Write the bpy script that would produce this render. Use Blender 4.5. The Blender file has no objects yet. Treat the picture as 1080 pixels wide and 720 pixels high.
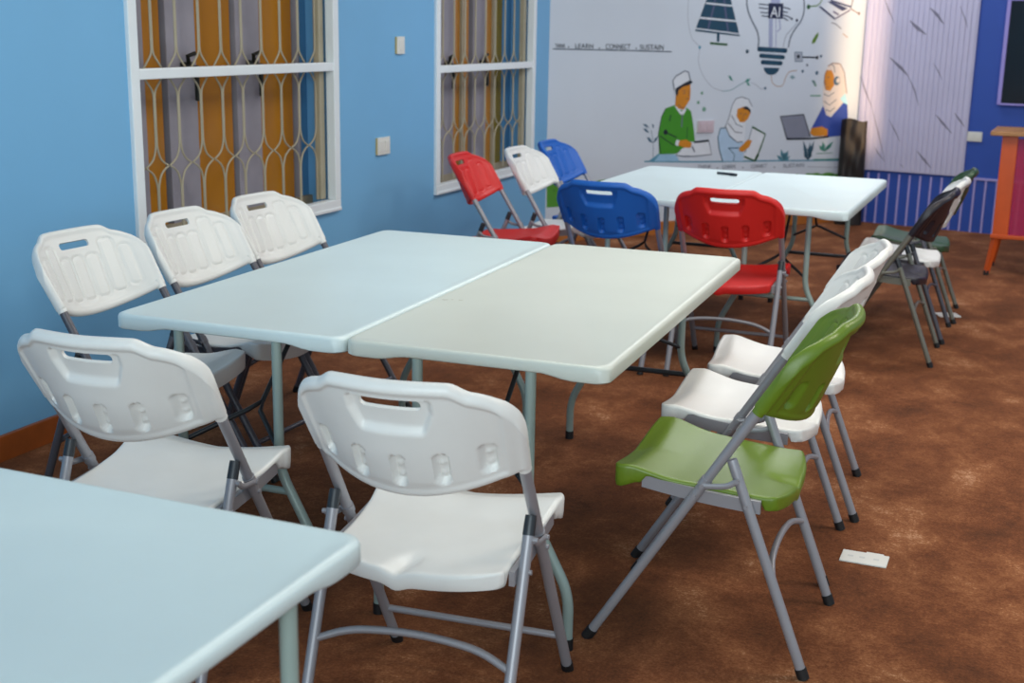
import bpy, bmesh, math, random
from mathutils import Vector, Matrix
C = bpy.context.scene.collection
R = math.radians
PI = math.pi

# ------------------------------------------------------------------ camera, world, lights
cd = bpy.data.cameras.new('camera'); cam = bpy.data.objects.new('camera', cd); C.objects.link(cam)
cd.sensor_width = 36; cd.lens = 44.63; cd.clip_start = .05
RX, UP, FW = Vector((.9352, .3547, .0180)).normalized(), Vector((-.1011, .2177, .9708)), Vector((-.3412, .9093, -.2397)).normalized()
UP = (UP - RX * UP.dot(RX)); UP = (UP - FW * UP.dot(FW)).normalized()
m = Matrix((RX, UP, -FW)).transposed().to_4x4(); m.translation = Vector((2.190, -2.756, 1.508)); cam.matrix_world = m
cd.dof.use_dof = True; cd.dof.focus_distance = 3.35; cd.dof.aperture_fstop = 4.8
bpy.context.scene.camera = cam
vs = bpy.context.scene.view_settings
vs.view_transform = 'Standard'; vs.look = 'None'; vs.gamma = 1; vs.use_curve_mapping = False; vs.exposure = 0.2
w = bpy.data.worlds.new('daylight'); bpy.context.scene.world = w; w.use_nodes = True
w.node_tree.nodes['Background'].inputs[0].default_value = (.62, .82, 1, 1)
w.node_tree.nodes['Background'].inputs[1].default_value = .58

def area(name, loc, to, sx, sy, power, col):
    l = bpy.data.lights.new(name, 'AREA'); l.shape = 'RECTANGLE'; l.size = sx; l.size_y = sy; l.energy = power; l.color = col
    o = bpy.data.objects.new(name, l); C.objects.link(o); o.location = loc
    o.rotation_euler = (Vector(to) - Vector(loc)).to_track_quat('-Z', 'Y').to_euler(); return o
area('ceiling_lamp', (1.2, 1.0, 2.9), (1.2, 1.0, 0), 1.2, 1.2, 30, (1, .96, .88))
area('ceiling_lamp', (1.2, 4.3, 2.9), (1.2, 4.3, 0), 1.2, 1.2, 34, (.95, .97, 1))
area('ceiling_lamp', (1.2, 7.0, 2.9), (1.2, 7.0, 0), 1.0, .6, 16, (.95, .97, 1))
area('ceiling_lamp', (3.6, 1.2, 2.9), (3.6, 1.2, 0), 1.2, 1.2, 44, (1, .90, .78))
area('ceiling_lamp', (3.8, 4.3, 2.9), (3.8, 4.3, 0), 1.2, 1.2, 36, (1, .92, .84))
area('window_daylight', (2.6, -4.9, 1.9), (1.0, 2.0, .6), 3.6, 1.8, 124, (.87, .98, 1))

# ------------------------------------------------------------------ helpers
def srgb(h):
    v = [int(h[i:i + 2], 16) / 255 for i in (0, 2, 4)]
    return tuple(c / 12.92 if c <= .04045 else ((c + .055) / 1.055) ** 2.4 for c in v) + (1,)
MATS = {}
def mat(name, h, rough=.5, metal=0, var=.06, scale=6, bump=0, bscale=200, alpha=1, emit=0, spec=.5):
    if name in MATS: return MATS[name]
    M = bpy.data.materials.new(name); M.use_nodes = True; nt = M.node_tree; b = nt.nodes['Principled BSDF']
    c = srgb(h)
    b.inputs['Base Color'].default_value = c; b.inputs['Roughness'].default_value = rough; b.inputs['Metallic'].default_value = metal
    b.inputs['Specular IOR Level'].default_value = spec
    tc = nt.nodes.new('ShaderNodeTexCoord')
    if var:
        n = nt.nodes.new('ShaderNodeTexNoise'); n.inputs['Scale'].default_value = scale; n.inputs['Detail'].default_value = 4
        nt.links.new(tc.outputs['Object'], n.inputs['Vector'])
        r = nt.nodes.new('ShaderNodeValToRGB'); r.color_ramp.elements[0].position = .3; r.color_ramp.elements[1].position = .7
        r.color_ramp.elements[0].color = tuple(x * (1 - var) for x in c[:3]) + (1,); r.color_ramp.elements[1].color = tuple(min(1, x * (1 + var)) for x in c[:3]) + (1,)
        nt.links.new(n.outputs['Fac'], r.inputs['Fac']); nt.links.new(r.outputs['Color'], b.inputs['Base Color'])
    if bump:
        n = nt.nodes.new('ShaderNodeTexNoise'); n.inputs['Scale'].default_value = bscale; nt.links.new(tc.outputs['Object'], n.inputs['Vector'])
        bp = nt.nodes.new('ShaderNodeBump'); bp.inputs['Strength'].default_value = bump; bp.inputs['Distance'].default_value = .002
        nt.links.new(n.outputs['Fac'], bp.inputs['Height']); nt.links.new(bp.outputs['Normal'], b.inputs['Normal'])
    if alpha < 1: b.inputs['Alpha'].default_value = alpha
    if emit:
        b.inputs['Emission Color'].default_value = c; b.inputs['Emission Strength'].default_value = emit
    MATS[name] = M; return M

def mesh_of(name, bm, smooth=False):
    bmesh.ops.recalc_face_normals(bm, faces=bm.faces)
    me = bpy.data.meshes.new(name); bm.to_mesh(me); bm.free()
    if smooth:
        for p in me.polygons: p.use_smooth = True
        me.set_sharp_from_angle(angle=R(smooth if smooth is not True else 40))
    return me
def link(name, me, material=None, parent=None):
    o = bpy.data.objects.new(name, me); C.objects.link(o)
    if material is not None:
        if len(me.materials) == 0: me.materials.append(material)
        o.material_slots[0].link = 'OBJECT'; o.material_slots[0].material = material
    if parent is not None: o.parent = parent
    return o
def obj(name, bm, material, parent=None, smooth=False): return link(name, mesh_of(name, bm, smooth), material, parent)
def tag(o, label, cat, group=None):
    o['label'] = label; o['category'] = cat
    if group: o['group'] = group
    return o
def struct(o): o['kind'] = 'structure'; return o
def thing(name, label, cat, loc=(0, 0, 0), rotz=0, group=None):
    o = bpy.data.objects.new(name, None); C.objects.link(o); o.location = loc; o.rotation_euler = (0, 0, rotz); o.empty_display_size = .1
    return tag(o, label, cat, group)
def frame(name, loc, ang):
    o = bpy.data.objects.new(name, None); C.objects.link(o); o.location = loc; o.rotation_euler = (0, 0, ang); o.empty_display_size = .1
    return o

def box(bm, x0, x1, y0, y1, z0, z1, bev=0):
    b = bmesh.new()
    vv = [b.verts.new((x, y, z)) for x in (x0, x1) for y in (y0, y1) for z in (z0, z1)]
    for f in ((0, 1, 3, 2), (4, 6, 7, 5), (0, 4, 5, 1), (2, 3, 7, 6), (0, 2, 6, 4), (1, 5, 7, 3)): b.faces.new([vv[i] for i in f])
    if bev: bmesh.ops.bevel(b, geom=b.edges[:], offset=bev, segments=2, affect='EDGES', profile=.5)
    me = bpy.data.meshes.new('t'); b.to_mesh(me); b.free(); bm.from_mesh(me); bpy.data.meshes.remove(me); return bm
def BX(*a, bev=0): return box(bmesh.new(), *a, bev=bev)

def rounded(pts, r, n=5):
    P = [Vector(p) for p in pts]; out = [P[0]]
    for i in range(1, len(P) - 1):
        a, b, c = P[i - 1], P[i], P[i + 1]
        u, v = (a - b), (c - b); d = min(r, u.length * .49, v.length * .49)
        p0, p2 = b + u.normalized() * d, b + v.normalized() * d
        for k in range(n + 1):
            t = k / n; out.append(p0 * (1 - t) ** 2 + b * 2 * t * (1 - t) + p2 * t * t)
    out.append(P[-1]); return out
def tube(bm, pts, r, seg=12, r2=None, flat=1):
    P = [Vector(p) for p in pts]; rings = []
    t0 = (P[1] - P[0]).normalized(); up = Vector((1, 0, 0)) if abs(t0.x) < .9 else Vector((0, 0, 1))
    nrm = (up - t0 * up.dot(t0)).normalized()
    for i, p in enumerate(P):
        t = (P[min(i + 1, len(P) - 1)] - P[max(i - 1, 0)]).normalized()
        nrm = (nrm - t * nrm.dot(t)).normalized(); bn = t.cross(nrm)
        rr = r if r2 is None else r + (r2 - r) * i / (len(P) - 1)
        rings.append([bm.verts.new(p + nrm * math.cos(2 * PI * k / seg) * rr * flat + bn * math.sin(2 * PI * k / seg) * rr) for k in range(seg)])
    for a, b in zip(rings, rings[1:]):
        for k in range(seg): bm.faces.new((a[k], a[(k + 1) % seg], b[(k + 1) % seg], b[k]))
    bm.faces.new(rings[0][::-1]); bm.faces.new(rings[-1]); return bm
def TB(*a, **k): return tube(bmesh.new(), *a, **k)
def sst(a, b, x):
    t = max(0, min(1, (x - a) / (b - a))); return t * t * (3 - 2 * t)
def shell(cols, rows, top, bot, hole=None):
    """closed skin over a grid: top() and bot() give points; both meet along the border; hole(i,j) drops cells"""
    bm = bmesh.new(); nc, nr = len(cols), len(rows); A = {}; B = {}
    for i, u in enumerate(cols):
        for j, v in enumerate(rows):
            A[i, j] = bm.verts.new(top(u, v))
            B[i, j] = A[i, j] if i in (0, nc - 1) or j in (0, nr - 1) else bm.verts.new(bot(u, v))
    hs = set()
    for i in range(nc - 1):
        for j in range(nr - 1):
            if hole and hole((cols[i] + cols[i + 1]) / 2, (rows[j] + rows[j + 1]) / 2): hs.add((i, j)); continue
            bm.faces.new((A[i, j], A[i + 1, j], A[i + 1, j + 1], A[i, j + 1]))
            q = [B[i, j], B[i, j + 1], B[i + 1, j + 1], B[i + 1, j]]
            bm.faces.new(q)
    for (i, j) in hs:
        for (a, b, nb) in (((i, j), (i + 1, j), (i, j - 1)), ((i + 1, j), (i + 1, j + 1), (i + 1, j)), ((i + 1, j + 1), (i, j + 1), (i, j + 1)), ((i, j + 1), (i, j), (i - 1, j))):
            if nb not in hs: bm.faces.new((A[a], A[b], B[b], B[a]))
    return bm

# ------------------------------------------------------------------ the room
M_blue = mat('sky_blue_wall_paint', '74B0DA', .55, var=.03, scale=1.5)
M_white = mat('white_wall_paint', 'C9D2DC', .6, var=.02, scale=2)
M_deep = mat('royal_blue_wall_paint', '2A4FA8', .5, var=.03, scale=3)
M_frame = mat('white_window_enamel', 'E4ECEF', .35, var=.02)
M_wood = mat('varnished_orange_wood', '9A4E1E', .4, var=.22, scale=9)
M_ceil = mat('ceiling_paint', 'E8E8E4', .8, var=.02)

def carpet():
    M = bpy.data.materials.new('brown_pile_carpet'); M.use_nodes = True; nt = M.node_tree; b = nt.nodes['Principled BSDF']; N = nt.nodes.new; L = nt.links.new
    tc = N('ShaderNodeTexCoord')
    def noise(s, d, dist=0, rough=.55, vec=None):
        n = N('ShaderNodeTexNoise'); n.inputs['Scale'].default_value = s; n.inputs['Detail'].default_value = d; n.inputs['Distortion'].default_value = dist; n.inputs['Roughness'].default_value = rough
        L(vec or tc.outputs['Object'], n.inputs['Vector']); return n
    mp = N('ShaderNodeMapping'); mp.inputs['Scale'].default_value = (1.15, .85, 1); mp.inputs['Rotation'].default_value = (0, 0, R(20)); L(tc.outputs['Object'], mp.inputs['Vector'])
    big = noise(3.0, 4.5, .2, .62, mp.outputs['Vector']); fine = noise(120, 4, 0, .75); mid = noise(38, 3, .2)
    def mth(op, a, k):
        n = N('ShaderNodeMath'); n.operation = op; L(a, n.inputs[0])
        if hasattr(k, 'is_linked'): L(k, n.inputs[1])
        else: n.inputs[1].default_value = k
        return n.outputs[0]
    s = mth('ADD', mth('ADD', mth('MULTIPLY', big.outputs['Fac'], .56), mth('MULTIPLY', mid.outputs['Fac'], .16)), mth('MULTIPLY', fine.outputs['Fac'], .36))
    r = N('ShaderNodeValToRGB'); e = r.color_ramp.elements
    e[0].position = .40; e[0].color = srgb('432516'); e[1].position = .69; e[1].color = srgb('BC9070')
    m_ = e.new(.53); m_.color = srgb('6B3D24'); m2 = e.new(.62); m2.color = srgb('8C5A3A')
    L(s, r.inputs['Fac']); L(r.outputs['Color'], b.inputs['Base Color'])
    b.inputs['Roughness'].default_value = .95; b.inputs['Specular IOR Level'].default_value = .15
    b.inputs['Sheen Weight'].default_value = .25; b.inputs['Sheen Roughness'].default_value = .5; b.inputs['Sheen Tint'].default_value = srgb('C08A66')
    bp = N('ShaderNodeBump'); bp.inputs['Strength'].default_value = .6; bp.inputs['Distance'].default_value = .006; L(s, bp.inputs['Height']); L(bp.outputs['Normal'], b.inputs['Normal'])
    return M
struct(obj('floor', BX(-1.6, 7, -5, 9, -.06, 0), carpet()))

LW = frame('wall_left', (-.9632, .7547, 0), R(90 - 1.8466)); struct(LW)     # local x runs along the wall, local y points out of the room
LW.location = (-.963, .7555, 0)
WIN = [dict(n=1, a=.605, b=2.175, s=.61, rail=1.308, top=2.25), dict(n=2, a=3.275, b=4.815, s=.56, rail=1.268, top=2.2)]
bm = bmesh.new(); x = -6
for W_ in WIN:
    box(bm, x, W_['a'], 0, .22, 0, 3); box(bm, W_['a'], W_['b'], 0, .22, 0, W_['s']); box(bm, W_['a'], W_['b'], 0, .22, W_['top'], 3); x = W_['b']
box(bm, x, 5.12, 0, .22, 0, 3)
obj('wall_surface', bm, M_blue, LW)
o = obj('baseboard_left', BX(-6, 5.1, -.02, -.0005, 0, .092, bev=.003), M_wood); o.location = LW.location; o.rotation_euler = LW.rotation_euler; struct(o)

M_grille = mat('cream_grille_paint', 'A79F88', .45, var=.08); M_orange = mat('amber_pane', 'A9701C', .22, var=.08, scale=2)
M_stile = mat('grey_weathered_stile', '8E8A93', .6, var=.12, scale=5); M_dark = mat('dark_gap', '1B1A14', .6, var=0)
M_olive = mat('olive_pane', '7A6A1C', .25, var=.05); M_black = mat('black_iron', '15180F', .4, var=.05)
def window(n, a, b, s, rail, top):
    root = frame('window_%d' % n, LW.location, 0); root.rotation_euler = LW.rotation_euler; struct(root)
    fw = .052
    bm = bmesh.new()
    for q in ((a, a + fw, s + .045, top), (b - fw, b, s + .045, top), (a, b, top - fw, top), (a, b, s, s + .045)): box(bm, q[0], q[1], -.018, .03, q[2], q[3], bev=.004)
    obj('window_frame', bm, M_frame, root)
    obj('transom', BX(a + fw, b - fw, -.015, .026, rail - .021, rail + .021, bev=.004), M_frame, root)
    obj('sill', BX(a, b, -.022, .03, s - .012, s + .006, bev=.004), M_frame, root)
    # wrought grille: paired rods that part and meet again at two levels
    bm = bmesh.new(); p = .155; k0 = a + .217 - .155; x = k0; r = .0042; gy = .05
    lo, z1, z2, z3 = s + .05, rail - .375, rail, top - .35
    while x < b - .06:
        for sg in (-1, 1):
            o_ = .0035 * sg; h = p / 2 * sg
            pts = [(x + o_, gy, lo), (x + o_, gy, z1 - .078), (x + h * .28, gy, z1 - .03), (x + h * .72, gy, z1 - .008), (x + h * .98, gy, z1), (x + h * .72, gy, z1 + .008), (x + h * .28, gy, z1 + .03), (x + o_, gy, z1 + .078),
                   (x + o_, gy, z2 - .075), (x + h * .95, gy, z2), (x + o_, gy, z2 + .075), (x + o_, gy, z3 - .07), (x + h * .95, gy, z3), (x + o_, gy, z3 + .07), (x + o_, gy, top - .05)]
            if sg > 0 and x + p > b - .06: continue
            tube(bm, rounded(pts, .022, 3), r, 6)
        x += p
    box(bm, b - .105, b - .062, gy - .015, gy + .015, lo, top - .05)
    obj('grille', bm, M_grille, root, smooth=50)
    # casements at the back of the reveal
    y0, y1 = .165, .19
    if n == 1: lay = [(a, .66, 'g'), (.66, .90, 'g'), (.90, 1.03, 'o'), (1.05, 1.25, 'g'), (1.25, 1.53, 'o'), (1.55, 1.74, 'g'), (1.74, 2.04, 'o'), (2.06, 2.085, 'g'), (2.085, b, 'b')]
    else: lay = [(a, 3.6, 'o'), (3.62, 3.86, 'g'), (3.86, 3.985, 'o'), (3.985, 4.01, 'c'), (4.01, 4.12, 'o'), (4.15, 4.36, 'g'), (4.36, 4.48, 'o'), (4.48, 4.50, 'c'), (4.50, 4.66, 'v'), (4.66, b, 'b')]
    obj('window_backing', BX(a, b, .195, .205, s, top), M_dark, root)
    for (q0, q1, kd) in lay:
        if kd == 'g': obj('casement_stile', BX(q0, q1, y0 - .012, y1, s, top, bev=.004), M_stile, root)
        elif kd == 'c': obj('glazing_bar', BX(q0, q1, y0 - .01, y1, s, top), M_grille, root)
        else: obj('pane_or_board', BX(q0, q1, y0 + .006, y1, s + .05, top), M_olive if kd == 'v' else mat('blue_outer_wall_board', '4C86B4', .4, var=.03) if kd == 'b' else M_orange, root)  # the blue ones are boards standing in for a blue wall outside
    obj('casement_rail', BX(a, b, y0 - .016, y0 + .006, s, s + .055), mat('tan_rail_paint', '9B8C74', .6), root)
    for hx in ((1.17, 1.66) if n == 1 else (3.76, 4.28)):
        bm = BX(hx - .04, hx + .03, y0 - .04, y0 - .014, rail - .01, rail + .035, bev=.006); box(bm, hx + .035, hx + .05, y0 - .05, y0 - .03, rail - .13, rail + .02, bev=.004)
        tube(bm, [(hx - .01, y0 - .04, rail + .03), (hx - .03, y0 - .05, rail + .06), (hx + .02, y0 - .05, rail + .07)], .01, 6)
        obj('casement_catch', bm, M_black, root)
for W_ in WIN: window(**W_)

MW = frame('wall_middle', (-.7943, 5.8605, 0), math.atan2(.75799, .65227)); struct(MW)
obj('wall_surface', BX(-.02, 2.945, 0, .15, 0, 3), M_white, MW)
o = obj('baseboard_middle', BX(.0, 2.93, -.02, -.0005, 0, .1, bev=.003), mat('orange_baseboard', 'B06A2A', .45, var=.15, scale=8)); o.location = MW.location; o.rotation_euler = MW.rotation_euler; struct(o)
BW = frame('wall_right', (1.121, 8.075, 0), math.atan2(-.224, 1.085)); struct(BW)
obj('wall_surface', BX(-.0, 6, 0, .15, 0, 3), M_deep, BW)
M_pale = mat('pale_lilac_batten', 'A8A0DA', .5, var=.03)
bm = bmesh.new(); xx = .035
while xx < 5.5: box(bm, xx - .0075, xx + .0075, -.008, 0, 0, .41); xx += .0845
w_ = obj('trim_1', bm, M_pale); w_.location = BW.location; w_.rotation_euler = BW.rotation_euler; struct(w_)
bm = BX(.872, 5.5, -.014, 0, .412, .43, bev=.002); o = obj('trim_2', bm, M_pale); o.location = BW.location; o.rotation_euler = BW.rotation_euler; struct(o)

VEINS = [([(0.351,1.619),(0.418,1.56),(0.488,1.513)],0.0198),([(0.5,1.716),(0.553,1.669),(0.616,1.594)],0.0158),([(0.136,1.786),(0.182,1.69),(0.234,1.594)],0.0059),([(0.222,1.33),(0.309,1.258),(0.377,1.194)],0.0178),([(0.377,1.194),(0.437,1.086),(0.481,0.965)],0.0071),([(0.565,1.298),(0.607,1.239),(0.642,1.174)],0.0059),([(-0.003,1.181),(0.047,1.058),(0.109,0.935)],0.0071),([(0.109,0.935),(0.178,0.736),(0.248,0.525)],0.0055),([(0.258,0.842),(0.308,0.764),(0.362,0.672)],0.0059),([(0.622,0.902),(0.682,0.839),(0.755,0.765)],0.0119),([(0.764,0.922),(0.808,0.87),(0.849,0.819)],0.0099),([(0.501,0.61),(0.562,0.546),(0.623,0.483)],0.0119),([(0.378,0.496),(0.406,0.472)],0.0119),([(0.157,0.621),(0.198,0.565),(0.255,0.507)],0.0059),([(0.727,1.73),(0.772,1.636),(0.798,1.566)],0.0055),([(0.274,1.918),(0.356,1.823),(0.41,1.775)],0.0119),([(0.632,1.964),(0.713,1.87),(0.767,1.8)],0.0119)]
bm = bmesh.new(); box(bm, 0.004, .872, -.022, 0, .432, 2.7)
xx = .02
while xx < .86: box(bm, xx, xx + .03, -.03, -.022, .434, 2.7, bev=.003); xx += .0405
nf = len(bm.faces)
for pts, wd in VEINS:
    n_ = len(pts); last = None
    for k, (vx, vz) in enumerate(pts):
        e = wd * .75 * (.25 if k in (0, n_ - 1) else 1)
        a = (bm.verts.new((vx - e, -.0303, vz - e * .4)), bm.verts.new((vx + e, -.0303, vz + e * .4)))
        if last: bm.faces.new((last[0], last[1], a[1], a[0])).material_index = 1
        last = a
o = tag(obj('wall_panel', bm, mat('fluted_white_marble', 'C2C0DA', .35, var=.04, scale=3)), 'white fluted marble wall panel with grey veins, mounted above the blue battens', 'wall panel'); o.data.materials.append(mat('grey_vein', '7C7A8E', .4, var=.1)); o.location = BW.location; o.rotation_euler = BW.rotation_euler

struct(obj('ceiling', BX(-1.6, 7, -5, 9, 3, 3.05), M_ceil))
# warm light strip up the edge of the marble panel, washing the end of the white wall
l_ = bpy.data.lights.new('light_strip', 'AREA'); l_.shape = 'RECTANGLE'; l_.size = .20; l_.size_y = 2.3; l_.spread = 2.0; l_.energy = 3.3; l_.color = (1, .68, .38)
o = bpy.data.objects.new('light_strip', l_); C.objects.link(o)
p_ = BW.matrix_world
bwm = Matrix.Translation(BW.location) @ Matrix.Rotation(BW.rotation_euler.z, 4, 'Z'); mwm = Matrix.Translation(MW.location) @ Matrix.Rotation(MW.rotation_euler.z, 4, 'Z')
src = mwm @ Vector((2.80, -.30, 1.75)); dst = mwm @ Vector((2.84, 0, 1.75))
o.location = src; o.rotation_euler = (dst - src).to_track_quat('-Z', 'Y').to_euler()

# wall screen, sockets, switches
sc_ = thing('wall_screen', 'large black wall screen in a lilac lit frame on the royal blue wall', 'screen'); sc_.location = BW.location; sc_.rotation_euler = BW.rotation_euler
bm = bmesh.new(); a_, b_, c_, d_ = 1.075, 2.4, 1.0, 1.8; t_ = .028
for q in ((a_, a_ + t_, c_, d_), (b_ - t_, b_, c_, d_), (a_, b_, c_, c_ + t_ * .5), (a_, b_, d_ - t_, d_)): box(bm, q[0], q[1], -.05, 0, q[2], q[3], bev=.003)
obj('frame', bm, mat('lilac_led_edge', '8F86C8', .4, var=0, emit=.12), sc_)
obj('display', BX(a_ + t_, b_ - t_, -.04, -.002, c_ + t_ * .5, d_ - t_, bev=.002), mat('black_glass', '0A0A12', .15, var=0), sc_)
M_plate = mat('white_switch_plastic', 'DCDDD6', .35, var=.03); M_side = mat('aged_box_side', 'B9A468', .5, var=.1)
def plate(name, label, cat, P, x0, x1, z0, z1, rockers, back=None, plate_mat=None):
    t = thing(name, label, cat); t.location = P.location; t.rotation_euler = P.rotation_euler
    obj('cover_plate', BX(x0, x1, -.014, -.008, z0, z1, bev=.002), plate_mat or M_plate, t)
    obj('back_box', BX(x0 - .003, x1 - .002, -.009, 0, z0 + .002, z1 - .002), back or M_side, t)
    for (u0, u1, nm) in rockers:
        w = x1 - x0; obj(nm, BX(x0 + w * u0, x0 + w * u1, -.018, -.013, z0 + (z1 - z0) * .2, z1 - (z1 - z0) * .2, bev=.0015), plate_mat or M_plate, t)
plate('light_switch', 'slim white light switch high on the blue wall between the windows', 'switch', LW, 2.80, 2.885, 1.36, 1.452, [(.25, .75, 'rocker')])
plate('light_switch', 'wider two-gang white light switch, lower on the blue wall between the windows', 'switch', LW, 2.575, 2.71, .838, .93, [(.1, .45, 'rocker'), (.55, .9, 'rocker')])
plate('wall_socket', 'white double socket on the royal blue wall beside the marble panel', 'socket', BW, .875, .985, .71, .785, [(.1, .45, 'outlet'), (.55, .9, 'outlet')], M_plate)
plate('wall_socket', 'pinkish painted-over socket plate on the mural between the two seated figures', 'socket', MW, 1.306, 1.456, .76, .85, [(.12, .46, 'outlet'), (.54, .88, 'outlet')], M_plate, mat('pinkish_plate', 'C4B4BC', .4))

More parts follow.
